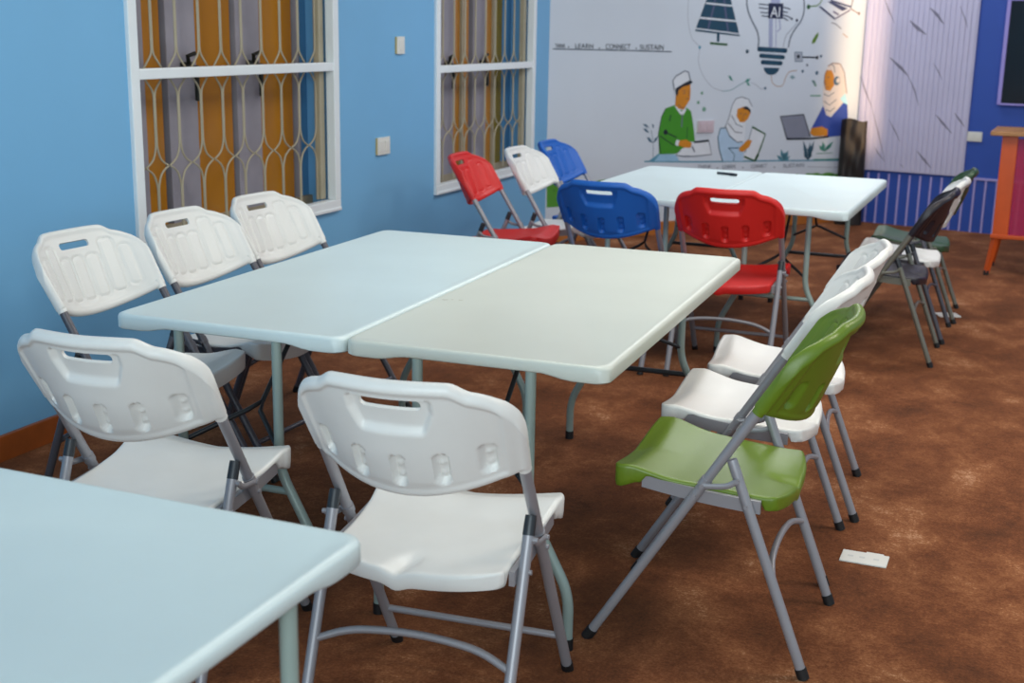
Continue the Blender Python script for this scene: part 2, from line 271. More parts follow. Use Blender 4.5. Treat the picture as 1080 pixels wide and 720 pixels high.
# ------------------------------------------------------------------ the painted mural
MURAL = [
('figure_in_green','fill','white',0.0,2,0,[(1.073,1.083),(1.06,1.147),(1.087,1.181),(1.164,1.218),(1.2,1.21),(1.224,1.149),(1.157,1.115),(1.093,1.076)]),
('figure_in_green','line','gray',0.0094,4,0,[(1.08,1.078),(1.06,1.147),(1.087,1.181),(1.164,1.218),(1.2,1.21),(1.221,1.152)]),
('figure_in_green','fill','ink',0.0,3,0,[(1.087,1.071),(1.092,1.092),(1.156,1.125),(1.221,1.152),(1.245,1.136),(1.216,1.117),(1.157,1.104),(1.117,1.078),(1.111,1.035),(1.095,1.046)]),
('figure_in_green','fill','skin',0.0,2,0,[(1.094,1.057),(1.157,1.11),(1.223,1.12),(1.229,1.061),(1.226,1.008),(1.195,0.963),(1.183,0.955),(1.174,0.935),(1.117,0.943),(1.093,0.966),(1.108,0.998),(1.099,1.025)]),
('figure_in_green','fill','green',0.0,2,0,[(1.008,0.946),(1.086,0.969),(1.121,0.932),(1.181,0.931),(1.2,0.949),(1.242,0.922),(1.269,0.824),(1.293,0.693),(1.23,0.694),(1.154,0.607),(0.968,0.606),(0.971,0.68),(0.951,0.755),(0.973,0.883)]),
('figure_in_green','fill','white',0.0,3,0,[(1.091,0.958),(1.107,0.958),(1.149,0.921),(1.183,0.941),(1.197,0.933),(1.174,0.896),(1.143,0.899)]),
('figure_in_green','line','gray',0.0117,3,0,[(1.163,0.901),(1.162,0.804)]),
('figure_in_green','line','ink',0.0087,3,0,[(1.018,0.77),(1.12,0.728)]),
('figure_in_green','line','ink',0.0072,3,0,[(0.967,0.744),(1.104,0.667)]),
('figure_in_green','line','ink',0.0058,3,0,[(1.008,0.946),(0.973,0.883),(0.951,0.755),(0.981,0.615)]),
('figure_in_green','line','dgreen',0.0145,3,0,[(1.057,0.897),(1.047,0.85)]),
('figure_in_green','dot','ink',0.0199,3,0,[(1.016,0.77)]),
('figure_in_green','line','dgreen',0.0088,3,0,[(1.216,0.803),(1.215,0.717)]),
('figure_in_green','fill','white',0.0,4,0,[(1.121,0.713),(1.151,0.704),(1.138,0.662),(1.107,0.676)]),
('figure_in_green','fill','white',0.0,3,0,[(1.115,0.598),(1.172,0.642),(1.291,0.691),(1.42,0.701),(1.455,0.593),(1.297,0.585)]),
('figure_in_green','line','gray',0.008,4,0,[(1.16,0.631),(1.121,0.597),(1.189,0.584),(1.298,0.583),(1.457,0.592),(1.42,0.701)]),
('figure_in_green','line','ink',0.0162,4,0,[(1.284,0.688),(1.424,0.698)]),
('figure_in_green','fill','skin',0.0,5,0,[(1.148,0.705),(1.208,0.711),(1.264,0.683),(1.253,0.648),(1.199,0.65),(1.137,0.67)]),
('figure_in_green','line','gray',0.0118,5,0,[(1.265,0.661),(1.293,0.616)]),
('figure_in_green','fill','water',0.0,2,0,[(0.912,0.557),(0.961,0.613),(1.121,0.602),(1.158,0.549)]),
('figure_in_green','fill','teal',0.0,3,0,[(0.872,0.559),(0.961,0.613),(0.975,0.608),(0.925,0.557)]),
('painted_plant#1','fill','slate',0.0,2,0,[(0.804,0.835),(0.839,0.832),(0.87,0.805),(0.84,0.811)]),
('painted_plant#1','fill','slate',0.0,2,0,[(0.811,0.801),(0.84,0.8),(0.872,0.768),(0.842,0.774)]),
('painted_plant#1','fill','slate',0.0,2,0,[(0.847,0.738),(0.876,0.733),(0.907,0.692),(0.871,0.704)]),
('painted_plant#1','fill','slate',0.0,2,0,[(0.911,0.692),(0.922,0.724),(0.951,0.747),(0.94,0.713)]),
('painted_plant#1','fill','slate',0.0,2,0,[(0.896,0.81),(0.89,0.836),(0.908,0.825),(0.907,0.799)]),
('painted_plant#1','line','slate',0.0043,2,0,[(0.913,0.59),(0.911,0.692),(0.886,0.789)]),
('leaf_dots','dot','sage',0.0124,2,0,[(1.335,1.055)]),
('leaf_dots','dot','sage',0.0135,2,0,[(1.305,0.985)]),
('leaf_dots','dot','sage',0.0181,2,0,[(1.363,0.934)]),
('figure_in_green','line','brown',0.0066,4,0,[(1.16,1.053),(1.184,1.058)]),
('figure_in_green','line','brown',0.0051,4,0,[(1.154,1.07),(1.186,1.076)]),
('figure_in_green','line','brown',0.0044,4,0,[(1.206,1.077),(1.218,1.045),(1.205,1.04)]),
('figure_in_green','line','brown',0.0058,4,0,[(1.187,1.013),(1.213,1.016)]),
('figure_in_green','line','brown',0.0051,4,0,[(1.18,0.949),(1.154,0.946),(1.12,0.975)]),
('figure_with_tablet','fill','pale',0.0,2,0,[(1.526,0.789),(1.577,0.79),(1.621,0.726),(1.694,0.679),(1.763,0.684),(1.769,0.53),(1.561,0.535),(1.526,0.629),(1.508,0.719)]),
('figure_with_tablet','line','slate',0.0082,4,0,[(1.577,0.79),(1.526,0.789),(1.508,0.719),(1.526,0.629),(1.567,0.535)]),
('figure_with_tablet','fill','white',0.0,3,0,[(1.719,1.024),(1.784,1.003),(1.823,0.948),(1.809,0.867),(1.765,0.804),(1.763,0.681),(1.7,0.678),(1.621,0.735),(1.571,0.79),(1.605,0.875),(1.627,0.96),(1.657,1.009)]),
('figure_with_tablet','line','gray',0.0067,4,0,[(1.571,0.79),(1.605,0.875),(1.627,0.96),(1.657,1.009),(1.719,1.024),(1.784,1.003),(1.823,0.948)]),
('figure_with_tablet','line','gray',0.0075,4,0,[(1.57,0.808),(1.621,0.726),(1.696,0.678),(1.751,0.682)]),
('figure_with_tablet','line','gray',0.0067,4,0,[(1.597,0.826),(1.671,0.756),(1.74,0.75)]),
('figure_with_tablet','line','gray',0.0068,4,0,[(1.627,0.884),(1.678,0.815),(1.743,0.794)]),
('figure_with_tablet','fill','skin',0.0,4,0,[(1.68,0.932),(1.742,0.949),(1.796,0.926),(1.81,0.899),(1.79,0.856),(1.752,0.83),(1.711,0.832),(1.676,0.878)]),
('figure_with_tablet','fill','ink',0.0,5,0,[(1.729,0.942),(1.765,0.954),(1.808,0.926),(1.812,0.896),(1.781,0.924),(1.741,0.931)]),
('figure_with_tablet','fill','white',0.0,3,0,[(1.836,0.792),(1.97,0.734),(1.883,0.526),(1.772,0.566)]),
('figure_with_tablet','line','slate',0.0061,4,0,[(1.781,0.594),(1.836,0.792)]),
('figure_with_tablet','line','dgreen',0.0152,4,0,[(1.833,0.794),(1.97,0.734),(1.926,0.617)]),
('figure_with_tablet','line','dgreen',0.0138,4,0,[(1.926,0.617),(1.883,0.528),(1.772,0.566)]),
('figure_with_tablet','line','dgreen',0.023,4,0,[(1.912,0.581),(1.883,0.53)]),
('figure_with_tablet','fill','skin',0.0,5,0,[(1.718,0.632),(1.797,0.694),(1.841,0.689),(1.819,0.639),(1.76,0.602),(1.722,0.609)]),
('figure_with_tablet','line','slate',0.009,4,0,[(1.611,0.635),(1.715,0.634)]),
('figure_with_tablet','line','slate',0.006,4,0,[(1.617,0.635),(1.678,0.583),(1.67,0.533)]),
('figure_with_tablet','line','brown',0.006,5,0,[(1.706,0.896),(1.729,0.899)]),
('figure_with_tablet','line','brown',0.0061,5,0,[(1.752,0.895),(1.776,0.889)]),
('figure_with_tablet','line','brown',0.0045,5,0,[(1.744,0.891),(1.741,0.87)]),
('figure_with_tablet','line','brown',0.0053,5,0,[(1.724,0.855),(1.748,0.85)]),
('figure_with_laptop','fill','cream',0.0,3,0,[(2.606,1.28),(2.689,1.274),(2.738,1.206),(2.781,1.043),(2.762,0.98),(2.678,0.9),(2.608,0.854),(2.561,0.908),(2.533,0.983),(2.527,1.082),(2.531,1.206),(2.559,1.255)]),
('figure_with_laptop','line','brown',0.0072,4,0,[(2.559,1.255),(2.606,1.28),(2.689,1.274),(2.738,1.206),(2.781,1.043)]),
('figure_with_laptop','line','gray',0.0071,4,0,[(2.539,1.039),(2.591,1.02),(2.646,1.05)]),
('figure_with_laptop','line','gray',0.0072,4,0,[(2.545,0.983),(2.606,0.951),(2.677,0.994)]),
('figure_with_laptop','line','gray',0.0072,4,0,[(2.568,0.914),(2.62,0.901),(2.667,0.931)]),
('figure_with_laptop','line','gray',0.0072,4,0,[(2.59,1.273),(2.625,1.255),(2.638,1.206)]),
('figure_with_laptop','fill','skin',0.0,4,0,[(2.554,1.224),(2.603,1.224),(2.632,1.181),(2.64,1.106),(2.603,1.061),(2.561,1.07),(2.535,1.132),(2.538,1.193)]),
('figure_with_laptop','line','brown',0.0071,5,0,[(2.553,1.227),(2.535,1.191),(2.533,1.132),(2.558,1.067)]),
('figure_with_laptop','dot','slate',0.036,5,0,[(2.665,1.141)]),
('figure_with_laptop','dot','cream',0.02,6,0,[(2.678,1.144)]),
('figure_with_laptop','fill','blue',0.0,4,0,[(2.543,0.948),(2.581,0.87),(2.633,0.854),(2.755,0.968),(2.799,0.955),(2.831,0.707),(2.599,0.696),(2.438,0.772),(2.498,0.871)]),
('figure_with_laptop','fill','cyan',0.0,5,0,[(2.715,1.0),(2.764,1.043),(2.805,0.948),(2.756,0.965)]),
('figure_with_laptop','fill','steel',0.0,4,0,[(2.109,0.868),(2.345,0.88),(2.432,0.7),(2.192,0.691)]),
('figure_with_laptop','line','ink',0.0101,5,0,[(2.192,0.691),(2.109,0.868),(2.345,0.88),(2.432,0.7)]),
('figure_with_laptop','line','ink',0.014,5,0,[(2.189,0.691),(2.45,0.688),(2.623,0.699)]),
('figure_with_laptop','fill','skin',0.0,6,0,[(2.434,0.77),(2.54,0.783),(2.609,0.756),(2.609,0.706),(2.465,0.706),(2.426,0.732)]),
('painted_plant#2','fill','tealgray',0.0,2,0,[(2.172,0.517),(2.143,0.554),(2.1,0.566),(2.121,0.534)]),
('painted_plant#2','fill','tealgray',0.0,2,0,[(2.172,0.517),(2.171,0.572),(2.139,0.614),(2.137,0.568)]),
('painted_plant#2','fill','tealgray',0.0,2,0,[(2.172,0.517),(2.195,0.555),(2.181,0.591),(2.159,0.56)]),
('painted_plant#2','fill','tealgray',0.0,2,0,[(2.172,0.517),(2.213,0.558),(2.216,0.603),(2.179,0.57)]),
('painted_plant#2','fill','tealgray',0.0,2,0,[(2.172,0.517),(2.219,0.526),(2.237,0.555),(2.196,0.549)]),
('painted_plant#3','fill','slate2',0.0,2,0,[(2.425,0.515),(2.407,0.605),(2.361,0.674),(2.372,0.6)]),
('painted_plant#3','fill','slate2',0.0,2,0,[(2.425,0.515),(2.415,0.559),(2.377,0.585),(2.383,0.548)]),
('painted_plant#3','fill','slate2',0.0,2,0,[(2.425,0.515),(2.449,0.592),(2.436,0.659),(2.413,0.597)]),
('painted_plant#3','fill','slate2',0.0,2,0,[(2.425,0.515),(2.471,0.596),(2.476,0.671),(2.436,0.605)]),
('painted_plant#3','fill','slate2',0.0,2,0,[(2.425,0.515),(2.46,0.546),(2.457,0.583),(2.425,0.558)]),
('painted_plant#4','fill','tgreen',0.0,2,0,[(2.594,0.577),(2.572,0.616),(2.53,0.632),(2.545,0.598)]),
('painted_plant#4','fill','tgreen',0.0,2,0,[(2.594,0.577),(2.596,0.626),(2.565,0.662),(2.56,0.622)]),
('painted_plant#4','fill','tgreen',0.0,2,0,[(2.594,0.577),(2.636,0.6),(2.642,0.635),(2.604,0.617)]),
('painted_plant#4','fill','tgreen',0.0,2,0,[(2.594,0.577),(2.655,0.613),(2.678,0.66),(2.625,0.631)]),
('painted_plant#4','line','tgreen',0.0064,2,0,[(2.511,0.566),(2.679,0.566)]),
('ground_line','line','teal',0.0115,1,0,[(0.837,0.558),(1.318,0.539),(1.544,0.534),(2.059,0.523),(2.784,0.503)]),
('ground_line','line','tgreen',0.0119,2,0,[(2.48,0.517),(2.763,0.513)]),
('ground_line','line','gray2',0.0057,1,0,[(0.822,0.507),(0.951,0.503)]),
('ground_line','line','gray2',0.0058,1,0,[(1.117,0.497),(1.285,0.491)]),
('ground_line','line','gray2',0.0063,1,0,[(2.425,0.463),(2.749,0.447)]),
('figure_with_laptop','line','brown',0.0064,5,0,[(2.559,1.169),(2.587,1.171)]),
('figure_with_laptop','line','brown',0.0048,5,0,[(2.55,1.144),(2.546,1.119),(2.56,1.114)]),
('figure_with_laptop','line','brown',0.0056,5,0,[(2.562,1.092),(2.585,1.089)]),
('solar_panel','fill','navy',0.0,2,0,[(1.243,1.517),(1.657,1.488),(1.502,1.881),(1.388,1.877)]),
('solar_panel','line','white',0.0118,4,0,[(1.328,1.711),(1.574,1.697)]),
('solar_panel','line','white',0.0132,4,0,[(1.278,1.605),(1.621,1.586)]),
('solar_panel','line','white',0.0088,4,0,[(1.246,1.527),(1.659,1.492)]),
('solar_panel','line','mauve',0.0177,3,0,[(1.359,1.525),(1.406,1.702),(1.419,1.878)]),
('solar_panel','line','mauve',0.0179,3,0,[(1.549,1.507),(1.501,1.704),(1.47,1.88)]),
('solar_panel','line','navy',0.0117,3,0,[(1.244,1.514),(1.661,1.482)]),
('solar_panel','line','navy',0.0252,2,0,[(1.457,1.497),(1.46,1.434)]),
('solar_panel','line','dgreen',0.0162,2,0,[(1.385,1.422),(1.55,1.413)]),
('leaf_dots','dot','teal',0.0122,2,0,[(1.292,1.391)]),
('leaf_dots','dot','navy',0.0138,2,0,[(1.742,1.366)]),
('light_bulb','line','gray',0.0129,2,1,[(1.845,1.391),(1.846,1.458),(1.824,1.519),(1.772,1.589),(1.726,1.666),(1.709,1.744),(1.718,1.848),(1.8,1.953),(1.955,2.011),(2.133,1.965),(2.243,1.863),(2.267,1.758),(2.275,1.669),(2.25,1.597),(2.196,1.534),(2.157,1.47),(2.143,1.398)]),
('light_bulb','line','gray2',0.0093,2,1,[(2.215,1.583),(2.15,1.524),(2.109,1.479),(2.092,1.398)]),
('light_bulb','cap','navy',0.035,3,0,[(1.855,1.383),(2.118,1.373)]),
('light_bulb','cap','navy',0.032,3,0,[(1.876,1.334),(2.099,1.322)]),
('light_bulb','cap','navy',0.0335,3,0,[(1.897,1.285),(2.079,1.277)]),
('light_bulb','fill','navy',0.0,3,0,[(1.91,1.245),(2.068,1.241),(2.059,1.218),(2.031,1.195),(1.985,1.186),(1.943,1.198),(1.92,1.22)]),
('light_bulb','line','lilac',0.0382,2,0,[(1.952,1.609),(1.967,1.399)]),
('light_bulb','line','lilac',0.0092,2,0,[(2.001,1.61),(2.019,1.397)]),
('light_bulb','line','lilac',0.0138,2,0,[(2.036,1.611),(2.05,1.536),(2.023,1.515)]),
('light_bulb','fill','lilac',0.0,1,0,[(1.926,1.923),(2.014,1.926),(2.033,1.717),(1.943,1.715)]),
('light_bulb','fill','ink2',0.0,3,0,[(1.919,1.725),(2.063,1.726),(2.069,1.613),(1.925,1.613)]),
('light_bulb','line','ink2',0.0076,3,0,[(1.825,1.716),(1.917,1.712)]),
('light_bulb','line','ink2',0.0076,3,0,[(1.827,1.69),(1.919,1.683)]),
('light_bulb','line','ink2',0.0076,3,0,[(1.845,1.656),(1.922,1.651)]),
('light_bulb','line','ink2',0.0076,3,0,[(1.86,1.631),(1.924,1.626)]),
('light_bulb','line','ink2',0.0077,3,0,[(2.066,1.7),(2.105,1.692),(2.137,1.684)]),
('light_bulb','line','ink2',0.0077,3,0,[(2.066,1.665),(2.114,1.661)]),
('light_bulb','line','ink2',0.0077,3,0,[(2.069,1.64),(2.122,1.63),(2.153,1.615)]),
('light_bulb','line','ink2',0.0077,3,0,[(2.07,1.62),(2.122,1.599)]),
('light_bulb','dot','ink2',0.0097,2,0,[(2.159,1.613)]),
('light_bulb','dot','ink2',0.0126,2,0,[(2.21,1.603)]),
('leaf_dots','dot','navy',0.0151,2,0,[(1.742,1.364)]),
('leaf_dots','dot','slate',0.0127,2,0,[(2.304,1.216)]),
('leaf_dots','dot','gray',0.0108,2,0,[(2.346,1.264)]),
('circuit_key','fill','gray2',0.0,1,0,[(2.21,1.361),(2.286,1.362),(2.297,1.291),(2.219,1.291)]),
('circuit_key','line','slate',0.0062,2,0,[(2.21,1.361),(2.286,1.362),(2.297,1.291),(2.219,1.291),(2.21,1.361)]),
('circuit_key','dot','ink',0.0156,3,0,[(2.249,1.329)]),
('circuit_key','line','ink',0.0117,2,0,[(2.293,1.325),(2.445,1.322)]),
('circuit_key','dot','ink',0.0138,3,0,[(2.443,1.322)]),
('circuit_key','dot','slate',0.0119,3,0,[(2.481,1.333)]),
('wire_trails','line','sandy',0.0077,1,1,[(1.993,1.182),(2.007,1.131),(2.057,1.102),(2.113,1.109),(2.137,1.167),(2.171,1.211),(2.246,1.222)]),
('leaf_dots','line','sage2',0.0155,2,0,[(2.204,1.186),(2.205,1.154)]),
('leaf_dots','line','sage2',0.0155,2,0,[(2.181,1.173),(2.23,1.168)]),
('leaf_dots','line','sage2',0.0157,2,0,[(2.404,1.144),(2.44,1.126)]),
('leaf_dots','line','sage2',0.0158,2,0,[(2.439,1.135),(2.437,1.112)]),
('leaf_dots','line','sage',0.0118,2,0,[(2.401,1.026),(2.509,1.025)]),
('leaf_dots','line','sage',0.0189,2,0,[(2.419,1.144),(2.452,1.1)]),
('leaf_dots','dot','slate',0.0158,2,0,[(2.452,1.203)]),
('painted_laptop','fill','white',0.0,2,0,[(2.43,1.713),(2.596,1.621),(2.748,1.692),(2.517,1.749)]),
('painted_laptop','line','navy2',0.0142,4,0,[(2.43,1.713),(2.596,1.621)]),
('painted_laptop','line','mauve2',0.0119,4,0,[(2.596,1.621),(2.748,1.692)]),
('painted_laptop','fill','navy2',0.0,3,0,[(2.507,1.749),(2.544,1.754),(2.723,1.702),(2.667,1.683)]),
('painted_laptop','line','mauve2',0.0143,3,0,[(2.571,1.678),(2.631,1.654)]),
('painted_laptop','fill','white',0.0,2,0,[(2.543,1.765),(2.755,1.719),(2.792,1.87),(2.595,1.906)]),
('painted_laptop','line','navy2',0.0143,4,0,[(2.544,1.758),(2.755,1.717),(2.794,1.87),(2.595,1.906),(2.544,1.758)]),
('leaf_dots','dot','dgreen',0.0183,2,0,[(2.318,1.707)]),
('wire_trails','line','olive',0.0094,1,1,[(2.337,1.711),(2.406,1.72),(2.445,1.755),(2.454,1.804)]),
('wire_trails','line','brown',0.0072,1,0,[(2.746,1.706),(2.843,1.667)]),
('leaf_dots','dot','brown',0.0118,2,0,[(2.845,1.667)]),
('wire_trails','line','gray',0.0079,1,0,[(2.566,1.591),(2.61,1.582),(2.671,1.547)]),
('wire_trails','line','sandy',0.008,1,0,[(2.69,1.51),(2.747,1.48)]),
('leaf_dots','fill','olive',0.0,2,0,[(2.436,1.517),(2.441,1.493),(2.41,1.436),(2.376,1.428),(2.384,1.46),(2.414,1.499)]),
('wire_trails','line','gray2',0.0051,1,1,[(1.167,1.797),(1.172,1.595),(1.215,1.459),(1.289,1.391),(1.287,1.287),(1.338,1.183),(1.432,1.098),(1.533,1.069)]),
('wire_trails','line','sage2',0.0075,1,1,[(1.521,1.067),(1.608,1.076),(1.681,1.111),(1.743,1.138)]),
('leaf_dots','fill','tgreen',0.0,2,0,[(1.737,1.133),(1.754,1.158),(1.792,1.16),(1.769,1.135)]),
('leaf_dots','fill','tgreen',0.0,2,0,[(1.75,1.135),(1.776,1.128),(1.793,1.103),(1.764,1.113)]),
('leaf_dots','fill','tgreen',0.0,2,0,[(1.573,1.183),(1.594,1.183),(1.625,1.143),(1.596,1.151)]),
('wire_trails','line','gray2',0.0053,1,1,[(1.795,1.133),(1.854,1.11),(1.895,1.085),(1.94,1.087)]),
('leaf_dots','dot','slate',0.0117,2,0,[(1.94,1.087)]),
('wire_trails','line','slate3',0.0075,1,0,[(0.023,1.369),(0.468,1.365),(1.04,1.357)]),
('grass_strip','fill','grass',0.0,1,0,[(0.004,0.254),(0.044,0.255),(0.084,0.255),(0.123,0.256),(0.163,0.256),(0.204,0.257),(0.244,0.257),(0.284,0.258),(0.325,0.258),(0.366,0.259),(0.407,0.259),(0.448,0.26),(0.489,0.26),(0.531,0.261),(0.573,0.261),(0.614,0.262),(0.656,0.262),(0.699,0.263),(0.741,0.263),(0.784,0.264),(0.826,0.265),(0.869,0.265),(0.912,0.266),(0.956,0.266),(0.999,0.267),(1.043,0.267),(1.086,0.268),(1.13,0.268),(1.175,0.269),(1.219,0.269),(1.263,0.27),(1.308,0.27),(1.353,0.271),(1.398,0.272),(1.444,0.272),(1.489,0.273),(1.535,0.273),(1.581,0.274),(1.627,0.274),(1.673,0.275),(1.72,0.276),(1.766,0.276),(1.813,0.277),(1.86,0.277),(1.908,0.278),(1.955,0.278),(2.003,0.279),(2.051,0.28),(2.099,0.28),(2.147,0.281),(2.196,0.281),(2.245,0.282),(2.294,0.283),(2.343,0.283),(2.393,0.284),(2.442,0.285),(2.492,0.285),(2.542,0.286),(2.593,0.286),(2.643,0.287),(2.694,0.288),(2.745,0.288),(2.796,0.289),(2.848,0.29),(2.836,0.398),(2.784,0.406),(2.734,0.393),(2.682,0.406),(2.631,0.409),(2.582,0.398),(2.53,0.412),(2.48,0.406),(2.43,0.413),(2.383,0.389),(2.331,0.41),(2.283,0.407),(2.234,0.405),(2.184,0.414),(2.137,0.404),(2.087,0.422),(2.039,0.422),(1.993,0.4),(1.944,0.416),(1.896,0.42),(1.85,0.413),(1.803,0.408),(1.756,0.414),(1.709,0.412),(1.664,0.403),(1.617,0.402),(1.571,0.412),(1.526,0.403),(1.479,0.421),(1.434,0.414),(1.389,0.405),(1.344,0.404),(1.298,0.429),(1.254,0.418),(1.209,0.428),(1.166,0.419),(1.122,0.414),(1.078,0.417),(1.033,0.432),(0.991,0.41),(0.948,0.411),(0.904,0.415),(0.861,0.419),(0.818,0.428),(0.775,0.432),(0.734,0.415),(0.691,0.416),(0.649,0.415),(0.608,0.413),(0.565,0.434),(0.523,0.437),(0.482,0.436),(0.441,0.433),(0.4,0.427),(0.359,0.436),(0.319,0.421),(0.279,0.421),(0.238,0.418),(0.198,0.433),(0.157,0.442),(0.118,0.44),(0.078,0.434),(0.038,0.443),(-0.001,0.439)]),
('grass_strip','dot','yellow',0.0143,2,0,[(2.549,0.316)]),
('grass_strip','dot','grass2',0.0151,2,0,[(0.727,0.4)]),
('grass_strip','dot','yellow',0.0127,2,0,[(0.762,0.41)]),
('grass_strip','dot','grass2',0.0171,2,0,[(2.521,0.326)]),
('grass_strip','dot','grass2',0.007,2,0,[(0.062,0.375)]),
('grass_strip','dot','yellow',0.0081,2,0,[(1.775,0.371)]),
('grass_strip','dot','grass2',0.012,2,0,[(1.181,0.379)]),
('grass_strip','dot','yellow',0.0101,2,0,[(0.418,0.367)]),
('grass_strip','dot','grass2',0.0116,2,0,[(0.969,0.281)]),
('grass_strip','dot','grass2',0.008,2,0,[(1.169,0.357)]),
('grass_strip','dot','yellow',0.0113,2,0,[(0.167,0.311)]),
('grass_strip','dot','yellow',0.0131,2,0,[(2.757,0.344)]),
('grass_strip','dot','yellow',0.0111,2,0,[(0.845,0.399)]),
('grass_strip','dot','yellow2',0.0084,2,0,[(2.143,0.332)]),
('grass_strip','dot','yellow2',0.006,2,0,[(0.53,0.36)]),
('grass_strip','dot','grass2',0.0102,2,0,[(1.12,0.328)]),
('grass_strip','dot','grass2',0.0082,2,0,[(0.564,0.414)]),
('grass_strip','dot','grass2',0.0099,2,0,[(0.638,0.309)]),
('grass_strip','dot','grass2',0.015,2,0,[(0.685,0.41)]),
('grass_strip','dot','yellow2',0.0129,2,0,[(1.529,0.292)]),
('grass_strip','dot','yellow',0.0074,2,0,[(2.441,0.349)]),
('grass_strip','dot','grass2',0.0122,2,0,[(0.553,0.371)]),
('grass_strip','dot','grass2',0.0121,2,0,[(2.223,0.316)]),
('grass_strip','dot','grass2',0.0103,2,0,[(1.784,0.366)]),
('grass_strip','dot','grass2',0.0129,2,0,[(1.333,0.29)]),
('grass_strip','dot','grass2',0.0081,2,0,[(0.13,0.306)]),
('grass_strip','dot','grass2',0.0115,2,0,[(2.397,0.33)]),
('grass_strip','dot','yellow2',0.0082,2,0,[(1.264,0.294)]),
('grass_strip','dot','grass2',0.0139,2,0,[(0.023,0.423)]),
('grass_strip','dot','yellow2',0.011,2,0,[(0.311,0.29)]),
('grass_strip','dot','grass2',0.0131,2,0,[(2.462,0.381)]),
('grass_strip','dot','yellow2',0.0111,2,0,[(2.282,0.306)]),
('grass_strip','dot','yellow',0.014,2,0,[(0.215,0.349)]),
('grass_strip','dot','grass2',0.0069,2,0,[(1.645,0.401)]),
('grass_strip','dot','yellow',0.0102,2,0,[(2.465,0.368)]),
('grass_strip','dot','yellow2',0.0132,2,0,[(0.204,0.365)]),
('grass_strip','dot','grass2',0.0144,2,0,[(0.821,0.312)]),
('grass_strip','dot','yellow',0.0122,2,0,[(1.058,0.398)]),
('grass_strip','dot','yellow2',0.0143,2,0,[(2.485,0.356)]),
('grass_strip','dot','grass2',0.0154,2,0,[(1.184,0.33)]),
('grass_strip','dot','yellow',0.0076,2,0,[(1.282,0.31)]),
('grass_strip','dot','grass2',0.01,2,0,[(2.453,0.328)]),
('grass_strip','dot','grass2',0.0164,2,0,[(2.407,0.344)]),
('grass_strip','dot','yellow',0.0075,2,0,[(1.952,0.332)]),
('grass_strip','dot','yellow2',0.0107,2,0,[(0.296,0.343)]),
('grass_strip','dot','grass2',0.0137,2,0,[(1.09,0.366)]),
('grass_strip','dot','yellow',0.0134,2,0,[(2.808,0.333)]),
('grass_strip','dot','yellow2',0.0115,2,0,[(0.827,0.309)]),
('grass_strip','dot','yellow2',0.0114,2,0,[(2.65,0.338)]),
('grass_strip','dot','grass2',0.009,2,0,[(0.375,0.275)]),
('grass_strip','dot','grass2',0.0123,2,0,[(1.154,0.325)]),
('grass_strip','dot','grass2',0.0137,2,0,[(0.749,0.389)]),
('grass_strip','dot','yellow',0.013,2,0,[(1.841,0.395)]),
('grass_strip','dot','grass2',0.01,2,0,[(2.547,0.334)]),
('grass_strip','dot','yellow',0.011,2,0,[(0.792,0.333)]),
('grass_strip','dot','yellow',0.015,2,0,[(2.086,0.316)]),
('grass_strip','dot','grass2',0.0176,2,0,[(2.699,0.377)]),
('grass_strip','dot','yellow',0.0164,2,0,[(1.806,0.319)]),
('grass_strip','dot','yellow2',0.0129,2,0,[(0.312,0.321)]),
('grass_strip','dot','grass2',0.0133,2,0,[(1.68,0.307)]),
]
MURAL_TEXT = [
('THINK', 0.038, 1.378, 0.085, 0.028),
('.', 0.143, 1.378, 0.011, 0.01),
('LEARN', 0.205, 1.375, 0.15, 0.033),
('.', 0.399, 1.374, 0.012, 0.009),
('CONNECT', 0.459, 1.372, 0.212, 0.037),
('.', 0.716, 1.373, 0.013, 0.01),
('SUSTAIN', 0.754, 1.369, 0.209, 0.038),
('THINK', 1.33, 0.488, 0.131, 0.027),
('.', 1.511, 0.48, 0.014, 0.011),
('LEARN', 1.566, 0.479, 0.125, 0.03),
('.', 1.76, 0.474, 0.014, 0.01),
('CONNECT', 1.845, 0.473, 0.161, 0.029),
('.', 2.073, 0.467, 0.015, 0.011),
('SUSTAIN', 2.17, 0.464, 0.216, 0.03),
('AI', 1.942, 1.623, 0.093, 0.077),
]

COL = dict(white='D5DBE2', gray='656E7C', gray2='A3AAB6', ink='0C1A28', ink2='1A2444', skin='C8801A', green='3C8A1E', dgreen='1F5526', slate='44637A', slate2='2E5468', slate3='2A3E50',
           tealgray='4A8090', tgreen='3E8478', sage='6F9A86', sage2='86A3AC', teal='5590A8', water='8FB7D2', pale='A9C4DC', cream='D3CBC6', brown='7A5B50', blue='2B49A0', cyan='A9DCEC',
           steel='7F8494', navy='14425A', navy2='3A4468', mauve='4E5574', mauve2='726E88', lilac='9BA3C0', sandy='B09A8E', olive='567A22', grass='4E8F2A', grass2='2F7422', yellow='D6C22E', yellow2='A5B52C')
def catmull(P, closed=False, n=8):
    out = []
    for i in range(len(P) - 1):
        p0, p1, p2, p3 = P[max(i - 1, 0)], P[i], P[i + 1], P[min(i + 2, len(P) - 1)]
        for k in range(n):
            t = k / n; out.append(tuple(.5 * ((2 * p1[j]) + (-p0[j] + p2[j]) * t + (2 * p0[j] - 5 * p1[j] + 4 * p2[j] - p3[j]) * t * t + (-p0[j] + 3 * p1[j] - 3 * p2[j] + p3[j]) * t ** 3) for j in (0, 1)))
    out.append(P[-1]); return out
mural = thing('wall_mural', 'painted mural of seated learners, a light bulb and circuits on the white wall', 'mural'); mural.location = MW.location; mural.rotation_euler = MW.rotation_euler
parts = {}
